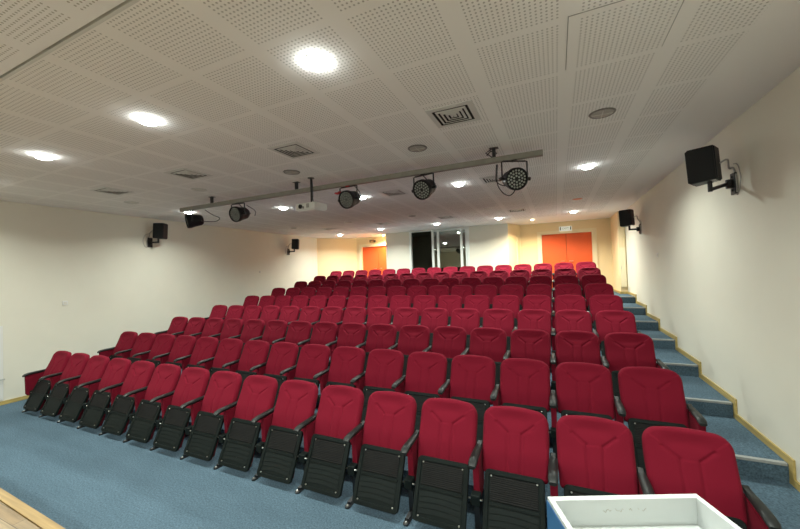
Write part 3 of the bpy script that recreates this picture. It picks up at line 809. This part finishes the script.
# ------------------------------------------------------------------ wall loudspeakers (they face the rows)
def wall_speaker(ctr, brk, label, side):
    ctr = Vector(ctr); brk = Vector(brk)
    t = thing('wall_speaker', brk, label, 'loudspeaker', 'black loudspeakers on the side walls')
    c = ctr - brk; into = -side                                   # +1 means the wall is at +x
    yaw = math.atan2(1.0, -side * .35)                            # facing direction across the hall and to the rear
    f = Vector((-side * .85, .50, -.05)).normalized()
    r_ = f.cross(Vector((0, 0, 1))).normalized(); u_ = r_.cross(f).normalized()
    R = Matrix((r_, f, u_)).transposed().to_4x4(); R.translation = c
    bm = bmesh.new()
    w, d, h = .215, .22, .36                                       # tapers to the rear
    V = []
    prof = [(-d / 2, .80), (d * .15, 1.0), (d / 2, 1.0)]
    prism(bm, rrect(0, 0, w, h, .02, 3), -d / 2, d / 2, 'y')
    for v in bm.verts:
        if v.co.y < 0: v.co.x *= .84; v.co.z *= .95
    bmesh.ops.bevel(bm, geom=[e for e in bm.edges if abs(e.verts[0].co.y - e.verts[1].co.y) < 1e-5], offset=.01, segments=2, affect='EDGES')
    bmesh.ops.transform(bm, matrix=R, verts=bm.verts); cab = finish('cabinet', bm, M['gear'], t)
    bm = bmesh.new(); box(bm, (-w / 2 + .015, d / 2 - .004, -h / 2 + .015), (w / 2 - .015, d / 2 + .012, h / 2 - .015), .006, R); finish('front_grille', bm, M['gear'], cab)
    bm = bmesh.new(); sx_ = side * w / 2 * .93; box(bm, (sx_ - .008, -.055, -.045), (sx_ + .008, .05, .055), .003, R); finish('terminal_plate', bm, M['metal_black'], cab)
    bm = bmesh.new()
    for k in range(3): box(bm, (-.07 + k * .05, -d / 2 + .02, -h / 2 + .004), (-.045 + k * .05, -d / 2 + .06, -h / 2 + .012), 0, R)
    finish('foot_pads', bm, M['steel'], cab)
    # bracket: wall plate, arm, upright
    bm = bmesh.new(); sgn = side
    box(bm, (-.022, -.05, -.11), (0, .05, .11), .004) if side > 0 else box(bm, (0, -.05, -.11), (.022, .05, .11), .004)
    for zz in (-.07, .07): lathe(bm, [(.012, -.0), (.012, .012)], 8, Matrix.Translation((-side * .022, 0, zz)) @ Matrix.Rotation(math.radians(-90 * side), 4, 'Y'))
    br = finish('wall_bracket', bm, M['metal_black'], t)
    low = R @ Vector((0, -.03, -h / 2 * .95))
    bm = bmesh.new(); zb = low.z - .085
    tube(bm, [(-side * .02, 0, 0), (-side * .07, 0, .0), (low.x, low.y, zb)], .019, 8); lathe(bm, [(.028, -.045), (.028, .045)], 10, Matrix.Translation((-side * .05, 0, 0)))
    finish('bracket_arm', bm, M['metal_black'], br)
    bm = bmesh.new(); tube(bm, [(low.x, low.y, zb - .02), (low.x, low.y, low.z + .01)], .02, 8); finish('bracket_post', bm, M['metal_black'], br)
    pl = R @ Vector((.05 * side, -d / 2, 0.0))
    bm = bmesh.new()
    tube(bm, arc([pl, pl + Vector((side * .05, -.03, .02)), (-side * .05, -.02, pl.z - .03), (-side * .012, -.01, .16), (-side * .01, -.062, .04), (-side * .01, -.064, -.1)]), .0085, 6)
    tube(bm, arc([(-side * .012, -.02, .20), (-side * .011, -.10, .17), (-side * .011, -.15, .04), (-side * .011, -.12, -.08), (-side * .011, -.06, -.125)]), .005, 6)
    finish('cable', bm, M['grey_cable'], t, True)
wall_speaker((1.42, 4.50, CAMZ + .985), (XR, 4.665, CAMZ + .80), 'black loudspeaker mounted high on the right wall, the one closer to the stage', 1)
wall_speaker((1.45, 8.89, CAMZ + 1.015), (XR, 9.036, CAMZ + .77), 'black loudspeaker mounted high on the right wall, the one near the double orange door', 1)
wall_speaker((-8.25, 4.965, CAMZ + 1.12), (XL, 4.92, CAMZ + .87), 'black loudspeaker mounted high on the left wall, the one closer to the stage', -1)
wall_speaker((-8.25, 9.484, CAMZ + 1.09), (XL, 9.47, CAMZ + .84), 'black loudspeaker mounted high on the left wall, the one near the rear corner', -1)

# ------------------------------------------------------------------ small things on the walls
def wall_plate(name, x, y, z, side, label, cat, s=(.08, .08)):
    t = thing(name, (x, y, z), label, cat)
    bm = bmesh.new(); a, b = (-.010, 0) if side > 0 else (0, .010)
    box(bm, (a, -s[0] / 2, -s[1] / 2), (b, s[0] / 2, s[1] / 2), .003); p = finish('cover_plate', bm, M['white_plastic'], t)
    bm = bmesh.new(); a2, b2 = (-.014, -.008) if side > 0 else (.008, .014)
    box(bm, (a2, -s[0] * .28, -s[1] * .28), (b2, s[0] * .28, s[1] * .28), .002); finish('insert', bm, M['off_lens'], t)
wall_plate('wall_switch', XR, 7.75, CAMZ + .16, 1, 'small pale wall switch on the right wall above the stairs', 'switch')
wall_plate('wall_socket', XL, 3.39, CAMZ - .382, -1, 'small pale wall socket on the left wall near the front row', 'socket')
bm = bmesh.new(); box(bm, (0, -.02, -.03), (.02, .02, .03), .004)
o = finish('wall_hook', bm, M['steel']); o.location = (XL, 8.165, CAMZ + .146); tag(o, 'tiny metal hook on the left wall beside the rear rows', 'hook')

# cabinet on the return of the rear right corner
t = thing('wall_cabinet', ((X_ALC + XR) / 2 - .005, Y_ALC, CAMZ - .60), 'narrow beige cabinet in the wall corner at the top of the stairs', 'cabinet')
bm = bmesh.new(); box(bm, (-.075, -.03, 0), (.07, 0, 1.08), .004); finish('cabinet_body', bm, M['cabinet'], t)
bm = bmesh.new(); box(bm, (-.065, -.036, .02), (.06, -.03, 1.06), .003); d = finish('cabinet_door', bm, M['door_frame'], t)
bm = bmesh.new(); box(bm, (-.055, -.045, .48), (-.045, -.036, .58), .002); finish('handle', bm, M['steel'], d)
bm = bmesh.new(); tube(bm, [(.05, -.02, 1.08), (.05, -.02, 1.95)], .012, 8); finish('conduit', bm, M['cabinet'], t)

# white cupboard door at the left edge, low on the left wall
t = thing('wall_access_door', (XL, 2.57, 0), 'low white access door with a small handle on the left wall near the stage', 'access door')
bm = bmesh.new(); box(bm, (0, -.95, .08), (.02, -.88, 1.32), .003); box(bm, (0, -.07, .08), (.02, 0, 1.32), .003); box(bm, (0, -.88, 1.25), (.02, -.07, 1.32), .003); finish('frame', bm, M['white_plastic'], t)
bm = bmesh.new(); box(bm, (0, -.88, .08), (.012, -.07, 1.25)); p = finish('door_panel', bm, M['white_plastic'], t)
bm = bmesh.new(); tube(bm, [(.012, -.05, .43), (.05, -.05, .43), (.05, .01, .43)], .008, 8); finish('handle', bm, M['steel'], p, True)

# exit signs
def exit_sign(x, y, z, w, h, label, lit):
    t = thing('exit_sign', (x, y, z), label, 'sign')
    bm = bmesh.new(); box(bm, (-w / 2, 0, -h / 2), (w / 2, .07, h / 2), .008); b = finish('sign_body', bm, M['sign_white'] if lit else M['sign_dark'], t)
    if lit:
        for s in (-1, 1):                                         # a running figure and an arrow at the two ends
            bm = bmesh.new(); cx = s * w * .40
            box(bm, (cx - .014, -.004, -h * .28), (cx + .014, .0, h * .22)); lathe(bm, [(.014, 0), (.014, .004)], 10, Matrix.Translation((cx, 0, h * .29)) @ Matrix.Rotation(math.radians(90), 4, 'X'))
            finish('pictogram', bm, M['sign_green'], b)
        cu = bpy.data.curves.new('lettering', 'FONT'); cu.body = 'EXIT'; cu.size = h * .62; cu.align_x = 'CENTER'; cu.align_y = 'CENTER'; cu.extrude = .001
        tmp = bpy.data.objects.new('tmp_text', cu); C.objects.link(tmp)
        dg = bpy.context.evaluated_depsgraph_get(); me = bpy.data.meshes.new_from_object(tmp.evaluated_get(dg))
        bpy.data.objects.remove(tmp)
        me.materials.clear(); me.materials.append(M['sign_text'])
        o = bpy.data.objects.new('lettering', me); C.objects.link(o); o.parent = b; o.location = (0, -.002, 0); o.rotation_euler = (math.radians(90), 0, 0)
    else:
        bm = bmesh.new(); box(bm, (-w * .30, -.004, -h * .42), (w * .30, .0, h * .08)); finish('sign_face', bm, M['sign_tan'], b)
exit_sign(.32, Y_BACK - .075, CAMZ + 1.205, .36, .15, 'white exit sign above the double orange door', True)
exit_sign(-6.66, Y_BACK - .075, CAMZ + 1.275, .23, .10, 'dark exit sign above the orange door at the rear left', False)

# ------------------------------------------------------------------ white lectern in the foreground
SCL = .88 / .5
bl = Vector((-.039, .823)) * SCL; brr = Vector((.260, .951)) * SCL
ang = math.atan2(brr.y - bl.y, brr.x - bl.x); LW = (brr - bl).length; LD = .43; LT = CAMZ - .88
t = thing('lectern', (bl.x, bl.y, 0), 'white lectern with a sunken tray top and blue side, in front of the seats', 'lectern', None, ang)
th = .024; TD = .098
def lb(name, lo, hi, m, par=t, bev=.002):
    bm = bmesh.new(); box(bm, lo, hi, bev); return finish(name, bm, m, par)
lb('side_panel', (0, -LD, 0), (.004, 0, LT - .012), M['blue_panel'])
lb('side_panel', (LW - .004, -LD, 0), (LW, 0, LT - .012), M['blue_panel'])
bm = bmesh.new()                                                   # rim round the tray
box(bm, (.0045, -th, LT - TD - .03), (LW - .0045, 0, LT), .002); box(bm, (.0045, -LD, LT - TD - .03), (LW - .0045, -LD + th, LT), .002)
box(bm, (.0045, -LD + th, LT - TD - .03), (th, -th, LT), .002); box(bm, (LW - th, -LD + th, LT - TD - .03), (LW - .0045, -th, LT), .002)
rim = finish('tray_rim', bm, M['white'], t)
lb('tray_floor', (th, -LD + th, LT - TD - .02), (LW - th, -th, LT - TD), M['white'])
lb('front_panel', (.0045, -.02, 0), (LW - .0045, -.002, LT - TD - .031), M['white'])
lb('plinth', (.02, -LD + .03, 0), (LW - .02, -.03, .06), M['blue_panel'])
lb('shelf', (.006, -LD + .02, .50), (LW - .006, -.022, .52), M['white'])
bm = bmesh.new()                                                   # faint pencil scribble on the tray's inner wall
pts = [(.20 + .0052 * k, -th - .0003, LT - .042 + .004 * math.sin(k * 2.3) + .004 * math.sin(k * 5.1)) for k in range(32)]
for a, b in zip(pts, pts[1:]):
    if random.random() < .6: tube(bm, [a, b], .0007, 5)
finish('pencil_marks', bm, M['scuff'], rim)
